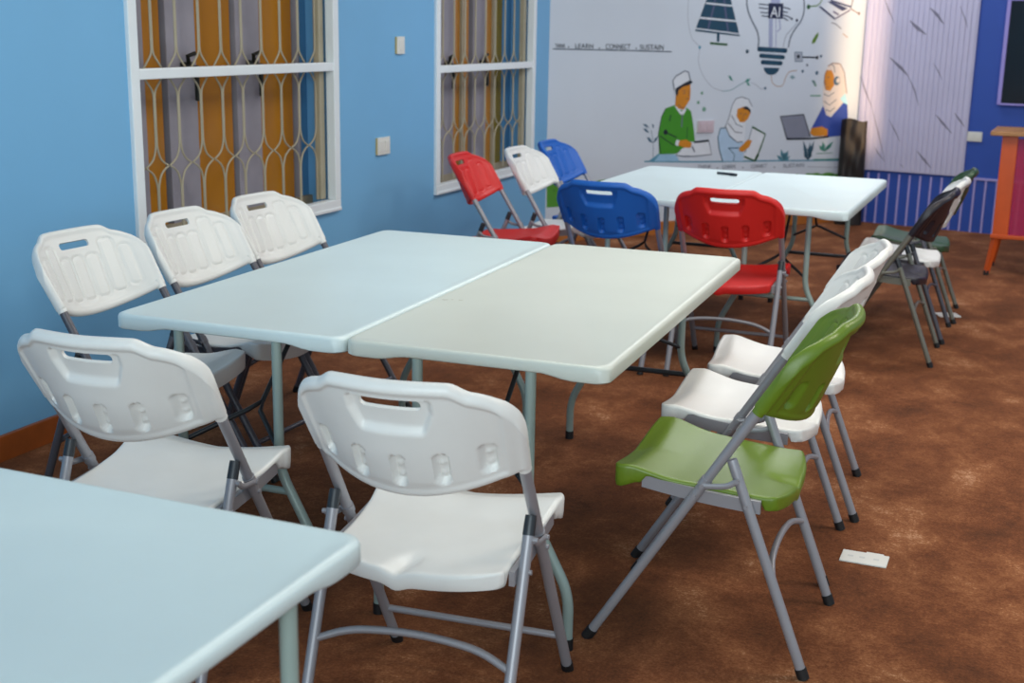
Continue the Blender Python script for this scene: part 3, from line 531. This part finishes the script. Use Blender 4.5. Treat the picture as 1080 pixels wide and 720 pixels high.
for k_, rec in enumerate(MURAL):
    key = rec[0]
    if key in ('leaf_dots', 'wire_trails'): key = ('painted_dot' if rec[1] == 'dot' else 'painted_leaf' if key == 'leaf_dots' else 'painted_trail') + '#%d' % k_
    parts.setdefault(key, []).append(rec)
def paint(c): return mat('paint_' + c, COL[c], .6, var=.04, scale=12)
for pn, recs in parts.items():
    me_mats = []; bm = bmesh.new()
    for (_, kind, colr, wd, layer, smooth, pts) in recs:
        if colr not in me_mats: me_mats.append(colr)
        mi = me_mats.index(colr); y = -.0006 * layer
        def face(q):
            try:
                f = bm.faces.new([bm.verts.new((px, y, pz)) for px, pz in q]); f.material_index = mi; return f
            except ValueError: return None
        if kind == 'fill':
            f = face(pts)
            if f and len(pts) > 4: bmesh.ops.triangulate(bm, faces=[f], ngon_method='EAR_CLIP')
        elif kind == 'dot':
            x, z = pts[0]; face([(x + math.cos(2 * PI * k / 12) * wd, z + math.sin(2 * PI * k / 12) * wd) for k in range(12)])
        else:
            P = catmull(pts) if smooth else pts; h = wd / 2
            if kind == 'cap':
                for x, z in (pts[0], pts[-1]): face([(x + math.cos(2 * PI * k / 16) * h, z + math.sin(2 * PI * k / 16) * h) for k in range(16)])
            nr = []
            for i in range(len(P)):
                a, b = P[max(i - 1, 0)], P[min(i + 1, len(P) - 1)]; dx, dz = b[0] - a[0], b[1] - a[1]; l = math.hypot(dx, dz) or 1; nr.append((-dz / l * h, dx / l * h))
            for i in range(len(P) - 1):
                face([(P[i][0] + nr[i][0], P[i][1] + nr[i][1]), (P[i + 1][0] + nr[i + 1][0], P[i + 1][1] + nr[i + 1][1]), (P[i + 1][0] - nr[i + 1][0], P[i + 1][1] - nr[i + 1][1]), (P[i][0] - nr[i][0], P[i][1] - nr[i][1])])
    for f in bm.faces:
        f.normal_update()
        if f.normal.y > 0: f.normal_flip()
    me = bpy.data.meshes.new(pn.split('#')[0]); bm.to_mesh(me); bm.free()
    for c in me_mats: me.materials.append(paint(c))
    link(pn.split('#')[0], me, None, mural)
for i, (txt, x, z, wd, ht) in enumerate(MURAL_TEXT):
    cu = bpy.data.curves.new('lettering', 'FONT'); cu.body = txt; cu.size = 1; cu.extrude = 0
    to = bpy.data.objects.new('tmp', cu); C.objects.link(to); bpy.context.view_layer.update()
    dg = bpy.context.evaluated_depsgraph_get(); me = bpy.data.meshes.new_from_object(to.evaluated_get(dg)); bpy.data.objects.remove(to)
    xs = [v.co.x for v in me.vertices]; ys = [v.co.y for v in me.vertices]; x0, x1, y0, y1 = min(xs), max(xs), min(ys), max(ys)
    for v in me.vertices: v.co = ((v.co.x - x0) / (x1 - x0) * wd + x, -.0035, (v.co.y - y0) / (y1 - y0) * ht + z)
    me.name = 'lettering'; me.materials.clear(); me.materials.append(paint('white' if txt == 'AI' else 'ink' if z > 1 else 'gray'))
    if txt != '.': link('lettering', me, None, mural)
    else: link('lettering_stop', me, None, mural)

# ------------------------------------------------------------------ folding tables
M_top = {'cool': mat('blue_white_tabletop', 'CEDFE1', .38, var=.02, scale=4, bump=.05, bscale=300), 'warm': mat('cream_white_tabletop', 'C9D0C8', .38, var=.02, scale=4, bump=.05, bscale=300)}
M_tleg = mat('grey_green_leg_enamel', '93A6A1', .35, var=.04, metal=.15); M_rub = mat('black_rubber', '101012', .6, var=.05)
M_tdark = mat('dark_steel', '3A3E42', .4, var=.05, metal=.5)
TW, TL, TH = .697, 1.646, .74
def table_top_mesh():
    bm = bmesh.new(); r = .036; out = []
    def corner(cx, cy, a0):
        for k in range(7):
            a = a0 + PI / 2 * k / 6; out.append((cx + r * math.cos(a), cy + r * math.sin(a)))
    corner(r, r, PI)
    for k in range(1, 24): out.append((r + (TW - 2 * r) * k / 24, 0))
    corner(TW - r, r, 1.5 * PI)
    for k in range(1, 12): out.append((TW, r + (TL - 2 * r) * k / 12))
    corner(TW - r, TL - r, 0)
    for k in range(1, 24): out.append((TW - r - (TW - 2 * r) * k / 24, TL))
    corner(r, TL - r, PI / 2)
    for k in range(1, 12): out.append((0, TL - r - (TL - 2 * r) * k / 12))
    def depth(x, y):
        d = .042
        if y < r * .9 or y > TL - r * .9: d -= .012 * sst(.09, .17, x) * sst(.09, .17, TW - x)
        return d
    def loop(off, zf):
        L = []
        for (x, y) in out:
            cx, cy = TW / 2, TL / 2
            sx, sy = (TW / 2 - off) / (TW / 2), (TL / 2 - off) / (TL / 2)
            L.append(bm.verts.new((cx + (x - cx) * sx, cy + (y - cy) * sy, zf(x, y))))
        return L
    L = [loop(.022, lambda x, y: TH - .0015), loop(.0165, lambda x, y: TH), loop(.010, lambda x, y: TH), loop(.003, lambda x, y: TH - .003), loop(.0, lambda x, y: TH - .010),
         loop(.0, lambda x, y: TH - depth(x, y) + .004), loop(.004, lambda x, y: TH - depth(x, y)), loop(.016, lambda x, y: TH - depth(x, y)), loop(.02, lambda x, y: TH - .022)]
    n = len(out)
    for a, b in zip(L, L[1:]):
        for k in range(n): bm.faces.new((a[k], a[(k + 1) % n], b[(k + 1) % n], b[k]))
    bm.faces.new(L[0]); bm.faces.new(L[-1][::-1])
    return mesh_of('tabletop', bm, 50)
TOP = table_top_mesh()
def leg_path(s, y):
    return rounded([(TW / 2 + s * .150, y, .715), (TW / 2 + s * .150, y, .36), (TW / 2 + s * .262, y, .15), (TW / 2 + s * .262, y, .012)], .05)
def leg_mesh(s, y): return mesh_of('leg', TB(leg_path(s, y), .0135, 14), 50)
def build_table(label, loc, rot, kind, group, sy=1, sx=1, inset=0):
    t = thing('folding_table', label, 'table', loc, rot, group); t.scale = (sx, sy, 1)
    link('tabletop', TOP, M_top[kind], t)
    for y in (.018, TL - .022):
        d = 1 if y < 1 else -1
        for s in (-1, 1):
            lg = link('leg', LEG[s, d], M_tleg, t); lg.location.y = inset if d > 0 else 0; link('foot_cap', CAP[s, d], M_rub, lg)
        for part in (link('crossbar', BAR[d], M_tdark if d < 0 else M_tleg, t), link('brace', BRC[d], M_tdark, t)): part.location.y = inset if d > 0 else 0
    link('hinge_rail', RAIL, M_tdark, t)
    return t
LEG, CAP, BAR, BRC = {}, {}, {}, {}
for y in (.018, TL - .022):
    d = 1 if y < 1 else -1
    for s in (-1, 1):
        LEG[s, d] = leg_mesh(s, y)
        CAP[s, d] = mesh_of('foot_cap', TB([(TW / 2 + s * .262, y, 0), (TW / 2 + s * .262, y, .03)], .0155, 12), 50)
    BAR[d] = mesh_of('crossbar', TB([(TW / 2 - .182, y, .30), (TW / 2 + .182, y, .30)], .010, 10), 50)
    BRC[d] = mesh_of('brace', tube(TB([(TW / 2 - .15, y + d * .005, .40), (TW / 2 - .02, y + d * .12, .47), (TW / 2, y + d * .17, .485), (TW / 2 + .02, y + d * .12, .47), (TW / 2 + .15, y + d * .005, .40)], .007, 8), [(TW / 2, y + d * .165, .485), (TW / 2, y + d * .42, .712)], .007, 8), 50)
bm = bmesh.new()
for x in (.05, TW - .05): box(bm, x - .012, x + .012, .12, TL - .12, .705, .7195)
for y in (.03, TL - .03): tube(bm, [(.05, y, .7135), (TW - .05, y, .7135)], .005, 8)
RAIL = mesh_of('hinge_rail', bm, 50)
G_t = 'white folding tables'
build_table('left bluish white folding table of the middle pair, beside the three wall chairs', (0, 0, 0), 0, 'cool', G_t)
right_table = build_table('right folding table of the middle pair, cream white, with the green chair at its side', (.702, 0, 0), 0, 'warm', G_t)
T2 = R(-1.8)
build_table('far folding table with a black pen on it, behind the red chair', (.935, 3.03, 0), T2, 'cool', G_t, .89, .97, .15)
build_table('far folding table on the left of the far pair, behind the blue chair', (.256, 3.03 + .021, 0), T2, 'cool', G_t, .89, .97, .15)
build_table('foreground folding table cut off by the lower left corner of the picture', (1.342 - TL, -1.02 - .03, 0), R(-90 - 2), 'cool', G_t)

# ------------------------------------------------------------------ folding chairs
HW = .223; SL = 1.627
TE = Vector((0, -1 / SL, 1)).normalized(); TN = Vector((0, -TE.z, TE.y))        # along the long tube, and out of the back of the chair
TB0 = Vector((0, .275 - .655 / SL, .655))
BOW = .098; BD = Vector((0, -1, -.22)); BWD = .238
def b_lo(x): return -.046 + .046 * (abs(x) / BWD) ** 2
def b_hi(x): return .06 + .174 * max(0, 1 - (abs(x) / BWD) ** 4.2) ** .44 + .017 * (1 - sst(.112, .150, abs(x)))
HX, HZ0, HZ1 = .060, .180, .204
def backrest_mesh():
    xs = set([0.0])
    k = 0
    while k * .0041 < BWD - .014: xs.add(round(k * .0041, 5)); k += 1
    for e in (.010, .013, .0065, .004, .0018, .0006, 0): xs.add(BWD - e)
    for e in (HX, HX - .003, HX - .007, HX + .004): xs.add(e)
    xs = sorted(xs); cols = [-x for x in xs[:0:-1]] + xs
    lo0, hi0 = b_lo(0), b_hi(0); vs_ = [lo0 + (hi0 - lo0) * t for t in (0, .0025, .007, .015, .028, .042)]
    v = lo0 + (hi0 - lo0) * .06
    while v < hi0 - .013: vs_.append(v); v += .0050
    vs_ += [hi0 - .011, hi0 - .007, hi0 - .004, hi0 - .0018, hi0 - .0006, hi0]
    vs_ = [q for q in vs_ if min(abs(q - HZ0), abs(q - HZ1)) > .0025] + [HZ0, HZ1]; vs_.sort()
    rows = [(q - lo0) / (hi0 - lo0) for q in vs_]
    def base(x, w):
        lo, hi = b_lo(x), b_hi(x); v = lo + (hi - lo) * w
        if abs(x) < HX + .001:                      # keep the handle slot straight and round its ends
            q = lo0 + (hi0 - lo0) * w; v = v + (q - v) * sst(.12, .18, q)
            if HZ0 - .0005 <= q <= HZ1 + .0005:
                e = max(0, (abs(x) - (HX - .010)) / .0101); mid = (HZ0 + HZ1) / 2; v = mid + (v - mid) * (1 - .75 * (1 - math.sqrt(max(0, 1 - e * e))))
        d = min(v - lo, hi - v, (BWD - abs(x)) * .95)
        return v, d
    def at(x, v, off):
        bow = BOW * (1 - 1.7 * max(0, v)) * (1 - (min(abs(x), HW) / HW) ** 2)
        return TB0 + Vector((x * (1 + .055 * v / .2), 0, 0)) + TE * v + BD * bow + TN * off
    def half(d, x=0):
        q = min(1, max(0, d / .014)); return (.0145 + .0035 * sst(.185, .205, abs(x))) * math.sqrt(max(0, 1 - (1 - q) ** 2))
    def rear(x, w):
        v, d = base(x, w); o = half(d, x)
        o -= .004 * sst(.016, .026, d) * sst(.205, .195, abs(x))
        s = sst(HX + .026, HX + .012, abs(x) + .35 * max(0, HZ0 - v)) * sst(HZ0 - .056, HZ0 - .038, v) * sst(HZ1 + .012, HZ1 + .003, v)
        o -= .013 * s
        for cx in (-.170, -.086, 0, .086, .170):
            c = b_lo(cx) + .076; dd = math.hypot(x - cx, max(0, abs(v - c) - .026)); m = sst(.0165, .0095, dd)
            o -= .0165 * m
            for dv in (-.022, .006): o += .004 * sst(.007, .003, math.hypot(x - cx, v - c - dv))
        return at(x, v, o)
    def front(x, w):
        v, d = base(x, w); o = -half(d, x)
        o += .004 * sst(.016, .026, d)
        g = 0
        for cx in (0, .057, .114, .165):
            v1 = .150 if cx < .1 else b_hi(cx) - .052; hw_ = .023 if cx < .15 else .018
            v0 = b_lo(cx) + .045; cy, hy = (v0 + v1) / 2, (v1 - v0) / 2
            qx, qy = abs(abs(x) - cx) - hw_ + .016, abs(v - cy) - hy + .016
            sd = math.hypot(max(qx, 0), max(qy, 0)) + min(max(qx, qy), 0) - .016
            g = max(g, sst(.0058, .0016, abs(sd)))
        o += .0042 * g
        return at(x, v, o)
    bm = shell(cols, rows, rear, front, lambda x, w: abs(x) < HX and HZ0 < lo0 + (hi0 - lo0) * w < HZ1)
    for s in (-1, 1):
        a = TB0 + Vector((s * HW, 0, 0)); tube(bm, [a - TE * .010, a + TE * .006, a + TE * .022], .0150, 14)
    return mesh_of('backrest', bm, 50)
SY0, SY1 = -.206, .232
def seat_mesh():
    us = [-1, -.995, -.985, -.965, -.94]; u = -.90
    while u < .905: us.append(round(u, 4)); u += .045
    us += [.94, .965, .985, .995, 1]
    vs_ = [0, .004, .012, .025, .045]; v = .07
    while v < .94: vs_.append(round(v, 4)); v += .03
    vs_ += [.955, .975, .988, .996, 1]
    def xy(u, v):
        y = SY0 + (SY1 - SY0) * v; hw = .199 + .024 * sst(.35, 1, v)
        e = min(v, 1 - v) / .06; rr = 1 - .09 * (1 - math.sqrt(max(0, 1 - (1 - min(1, e)) ** 2)))
        if v > .9: y -= .012 * abs(u) ** 4
        if v < .1: y += .026 * abs(u) ** 3
        return u * hw * rr, y, hw
    def ed(u, v): return min((1 - abs(u)) * .21, v * .42, (1 - v) * .42)
    def top(u, v):
        x, y, hw = xy(u, v); d = ed(u, v)
        z = .446 + y * .075 + .022 * sst(.06, .215, y) * (.45 + .55 * abs(u)) - .010 * (1 - abs(u) ** 2) + .006 * sst(-.12, -.2, y) * abs(u)
        z -= .020 * sst(.168, .215, y) * (1 - abs(u) ** 2 * .6)
        z -= .011 * math.exp(-((x + .01 + .25 * max(0, -.13 - y)) / .022) ** 2) * sst(-.10, -.17, y)
        q = min(1, d / .009); z -= .010 * (1 - math.sqrt(max(0, 1 - (1 - q) ** 2)))
        return Vector((x, y, z))
    def bot(u, v):
        p = top(u, v); x, y, hw = xy(u, v); d = ed(u, v); q = min(1, d / .005)
        skirt = .010 + .028 * max(sst(.135, .152, y), sst(-.135, -.152, y) * .9)
        inn = sst(.02, .034, d); th = skirt * (1 - inn) + .012 * inn + (.02 * (1 - sst(.03, .06, d)) * sst(.15, .2, y))
        return p - Vector((0, 0, 1)) * (th * math.sqrt(max(0, 1 - (1 - q) ** 2)))
    return mesh_of('seat', shell(us, vs_, top, bot), 60)
def rear_y(z): return -.275 + z / 2.565
def long_y(z): return .275 - z / SL
CM = {'backrest': backrest_mesh(), 'seat': seat_mesh()}
for s in (-1, 1):
    x = s * HW
    CM['front_leg', s] = mesh_of('front_leg', TB([(x, long_y(z), z) for z in (.012, .3, .55, .668)], .0125, 14), 50)
    CM['rear_leg', s] = mesh_of('rear_leg', TB([(x, rear_y(z), z) for z in (.012, .25, .495)], .0125, 14), 50)
    CM['top_cap', s] = mesh_of('top_cap', TB([(x, rear_y(z), z) for z in (.488, .522, .527)], .0132, 14, r2=.0118), 50)
    CM['front_cap', s] = mesh_of('foot_cap', TB([(x, long_y(z), z) for z in (0.0, .026)], .0148, 12), 50)
    CM['rear_cap', s] = mesh_of('foot_cap', TB([(x, rear_y(z), z) for z in (0.0, .026)], .0148, 12), 50)
    bm = bmesh.new(); xr = s * .206
    n = 6; prev = None
    for k in range(n + 1):
        t = k / n; y = .150 - .292 * t; z = .424 + y * .09 - .012 * math.sin(PI * t) * .4
        ring = [bm.verts.new((xr + a * .006, y, z + b_ * .016)) for a, b_ in ((-1, -1), (1, -1), (1, 1), (-1, 1))]
        if prev:
            for j in range(4): bm.faces.new((prev[j], prev[(j + 1) % 4], ring[(j + 1) % 4], ring[j]))
        else: bm.faces.new(ring[::-1])
        prev = ring
    bm.faces.new(prev)
    for (y, z) in ((long_y(.425), .425), (rear_y(.418), .418)): tube(bm, [(s * .200, y, z), (s * .240, y, z)], .0055, 10)
    CM['seat_rail', s] = mesh_of('seat_rail', bm, 40)
    xl = s * .238; p0 = Vector((xl, long_y(.455), .455)); p1 = Vector((xl, rear_y(.480), .480))
    bm = TB(rounded([p0, (p0 * .6 + p1 * .4) + Vector((0, 0, -.006)), (p0 * .25 + p1 * .75) + Vector((0, 0, -.010)), p1], .02), .0075, 8, flat=.45)
    for p in (p0, p1): tube(bm, [p + Vector((-s * .012, 0, 0)), p + Vector((s * .007, 0, 0))], .006, 10)
    tube(bm, [(x, long_y(.452), .452), (x, long_y(.470), .470)], .0150, 14)
    CM['hinge_link', s] = mesh_of('hinge_link', bm, 40)
z0 = .226
CM['rear_crossbar'] = mesh_of('rear_crossbar', TB(rounded([(-HW, rear_y(z0), z0), (-.15, rear_y(z0 + .026) + .010, z0 + .026), (-.05, rear_y(z0 + .036) + .012, z0 + .036), (.05, rear_y(z0 + .036) + .012, z0 + .036), (.15, rear_y(z0 + .026) + .010, z0 + .026), (HW, rear_y(z0), z0)], .06, 4), .0085, 10), 50)
CM['front_crossbar'] = mesh_of('front_crossbar', TB([(-HW, long_y(.125), .125), (HW, long_y(.125), .125)], .0085, 10), 50)
PL = {'white': ('white_plastic', 'DEDFDC', .38), 'green': ('green_plastic', '627C1E', .38), 'red': ('red_plastic', 'D02320', .46), 'blue': ('blue_plastic', '175FB8', .5), 'black': ('black_plastic', '1E1A24', .4), 'darkgreen': ('dark_green_plastic', '2C4A2E', .4)}
FR = {'grey': ('grey_powder_coat', '96969C', .38), 'dark': ('charcoal_powder_coat', '56565E', .38), 'bronze': ('green_grey_powder_coat', '74746A', .38)}
def chair(label, group, x, y, deg, colour, fr='grey', size=1):
    t = thing('folding_chair', label, 'chair', (x, y, 0), R(deg), group); t.scale = (size, size, size)
    pm = mat(*PL[colour], var=.03, scale=8, bump=.08, bscale=250); fm = mat(*FR[fr], var=.04, metal=.3)
    link('seat', CM['seat'], pm, t); link('backrest', CM['backrest'], pm, t)
    for s in (-1, 1):
        a = link('front_leg', CM['front_leg', s], fm, t); link('foot_cap', CM['front_cap', s], M_rub, a)
        a = link('rear_leg', CM['rear_leg', s], fm, t); link('foot_cap', CM['rear_cap', s], M_rub, a); link('top_cap', CM['top_cap', s], fm if colour == 'green' else M_tdark, a)
        link('seat_rail', CM['seat_rail', s], fm, t); link('hinge_link', CM['hinge_link', s], fm, t)
    link('rear_crossbar', CM['rear_crossbar'], fm, t); link('front_crossbar', CM['front_crossbar'], fm, t)
    return t
CHAIRS = [
 ('white folding chair seen from behind, whole seat in view, between foreground and middle tables', 'near', 1.139, -.366, 3, 'white', 'grey'),
 ('white folding chair seen from behind at the far left, half hidden by the foreground table', 'near', .396, -.320, 2.8, 'white', 'grey'),
 ('white folding chair against the blue wall, nearest of three facing the middle table', 'wall', -.255, .485, -94.5, 'white', 'dark'),
 ('white folding chair under the near window, middle one of three facing the middle table', 'wall', -.232, 1.01, -94.2, 'white', 'dark'),
 ('white folding chair under the near window, farthest of three facing the middle table', 'wall', -.215, 1.51, -94.5, 'white', 'dark'),
 ('olive green folding chair in side view at the right of the middle table', 'right', 1.615, .320, 89.3, 'green', 'grey'),
 ('white folding chair right behind the olive green chair, its seat partly covered by it', 'right', 1.586, .872, 91, 'white', 'grey'),
 ('second white folding chair behind the olive green chair, nearest the red chair', 'right', 1.598, 1.385, 95, 'white', 'grey'),
 ('red folding chair seen from behind at the near side of the far table', 'far', 1.135, 2.916, -.9, 'red', 'grey'),
 ('blue folding chair seen from behind, left of the red one at the far table', 'far', .595, 2.915, -5, 'blue', 'grey'),
 ('red folding chair under the second window, facing right, at the left of the far table', 'farwall', -.18, 3.50, -87, 'red', 'grey'),
 ('white folding chair between a red and a blue one beneath the second window', 'farwall', -.045, 3.97, -93, 'white', 'grey'),
 ('blue folding chair in the corner at the left end of the mural', 'farwall', -.03, 4.48, -91.5, 'blue', 'grey'),
 ('black folding chair in side view at the right of the far table', 'farright', 1.755, 3.53, 88.5, 'black', 'bronze'),
 ('white folding chair just behind the black one, by the blue battened wall', 'farright', 1.787, 4.04, 87.8, 'white', 'dark'),
 ('dark green folding chair, last of the row behind the black and white ones', 'farright', 1.815, 4.55, 90, 'darkgreen', 'bronze')]
GN = dict(near='chairs at the near end of the middle tables', wall='chairs along the blue wall', right='chairs at the right of the middle tables', far='chairs at the near end of the far tables', farwall='chairs at the left of the far tables', farright='chairs at the right of the far tables')
for (lb, g, x, y, dg_, cl, fr) in CHAIRS: chair(lb, GN[g], x, y, dg_, cl, fr, .945 if g == 'farright' else 1)

# ------------------------------------------------------------------ lectern
M_or = mat('orange_lacquer', 'C2501A', .35, var=.1, scale=7); M_red = mat('red_acrylic', 'B4304A', .15, var=.02, alpha=.62)
lec = thing('lectern', 'orange lectern with red see-through panel and plank top before the royal blue wall', 'lectern', (2.215, 5.957, 0), R(-4))
for (px, py) in ((0, 0), (.62, 0), (0, .4), (.62, .4)):
    s = 1 if px else -1; sy = 1 if py else -1
    bm = bmesh.new(); tube(bm, [(px, py, .015), (px - s * .035, py - sy * .015, .26)], .019, 4, r2=.026)
    lg = obj('leg', bm, M_or, lec); obj('foot_cap', BX(px - .017, px + .017, py - .017, py + .017, 0, .03, bev=.003), M_rub, lg)
for (x0, x1) in ((.01, .105), (.515, .61)): obj('stile', BX(x0, x1, -.012, .018, .24, .90, bev=.004), M_or, lec)
obj('bottom_rail', BX(.0, .62, -.016, .022, .245, .27, bev=.004), M_or, lec)
obj('front_panel', BX(.105, .515, .0, .006, .27, .885), M_red, lec)
for x0 in (.012, .588): obj('side_panel', BX(x0, x0 + .02, .02, .39, .25, .90, bev=.003), M_or, lec)
obj('top_board', BX(-.06, .68, -.06, .46, .90, .928, bev=.005), mat('plank_top', 'A8794A', .45, var=.15, scale=10), lec)

# ------------------------------------------------------------------ black cloth bundle leaning in the corner
bm = bmesh.new(); random.seed(3); nx, nz = 14, 34; F = {}; Bk = {}
for i in range(nx + 1):
    for j in range(nz + 1):
        u, v = i / nx, j / nz; x = (u - .5) * .215 * (1 - .05 * v) ; e = min(u, 1 - u, ) / .12; th = .055 * min(1, max(0, e)) ** .5 + .004
        fold = .010 * math.sin(9 * u + 7 * v + 2 * math.sin(5 * v)) + .007 * math.sin(23 * v + 6 * u) + .005 * math.sin(17 * u - 11 * v)
        z = .84 * v + .012 * math.sin(6 * u) * v
        F[i, j] = bm.verts.new((x, -th + fold * min(1, e + .2), z)); Bk[i, j] = bm.verts.new((x, .01, z))
for i in range(nx):
    for j in range(nz):
        bm.faces.new((F[i, j], F[i + 1, j], F[i + 1, j + 1], F[i, j + 1])); bm.faces.new((Bk[i, j], Bk[i, j + 1], Bk[i + 1, j + 1], Bk[i + 1, j]))
for j in range(nz):
    for i in (0, nx): bm.faces.new((F[i, j], F[i, j + 1], Bk[i, j + 1], Bk[i, j]))
for i in range(nx):
    for j in (0, nz): bm.faces.new((F[i, j], Bk[i, j], Bk[i + 1, j], F[i + 1, j]))
o = tag(obj('cloth_bag', bm, mat('black_cloth', '17100D', .6, var=.3, scale=7), None, smooth=70), 'tall black cloth bag standing in the corner between mural and marble panel', 'bag')
o.location = (1.125, 7.83, 0); o.rotation_euler = (R(-4), 0, R(15))

# ------------------------------------------------------------------ small things
def floor_plate(label, x, y, rot, w, d):
    t = thing('floor_plate', label, 'plate', (x, y, 0), R(rot), 'white plates lying on the carpet')
    obj('plate', BX(-w / 2, w / 2, -d / 2, d / 2, 0.0, .005, bev=.0015), M_plate, t)
    obj('tab', BX(-.0, .05, d / 2 - .004, d / 2 + .010, 0.0, .004, bev=.001), M_plate, t)
    bm = bmesh.new()
    for k in (-.3, -.05, .25): box(bm, k * w - .008, k * w + .008, -.006, .006, .005, .0054)
    obj('marking', bm, mat('faint_grey_print', 'CDD1CE', .6), t)
floor_plate('white rectangular plate lying on the carpet to the right of the olive green chair', 1.950, .889, -2, .135, .085)
floor_plate('small white plate on the carpet behind the legs of the far white chair', 2.035, 4.55, 20, .12, .10)
pen = thing('marker_pen', 'black marker pen lying on the far table', 'pen', (.816, 4.22, .7405), R(-22))
obj('barrel', TB([(-.055, 0, .008), (.03, 0, .008)], .0075, 12), mat('black_pen_plastic', '14202A', .3), pen, smooth=40)
obj('cap', TB([(.03, 0, .008), (.07, 0, .008)], .0085, 12, r2=.0075), mat('black_pen_plastic', '14202A', .3), pen, smooth=40)

bm = bmesh.new()
for (x, y, a, b_) in ((.042, .545, .009, .0022), (.085, .560, .007, .0018), (.060, .556, .003, .0015)):
    ring = [(x + math.cos(t) * a * (1 + .25 * math.sin(3 * t)) + math.sin(t) * b_ * .5, y + math.sin(t) * b_ + math.cos(t) * a * .3) for t in [2 * PI * k / 12 for k in range(12)]]
    bm.faces.new([bm.verts.new((u, v, TH + .0004)) for u, v in ring])
o = obj('scuff_mark', bm, mat('brown_scuff', '8A7B62', .7, var=.15)); o.parent = next(c for c in right_table.children if c.name.startswith('tabletop'))
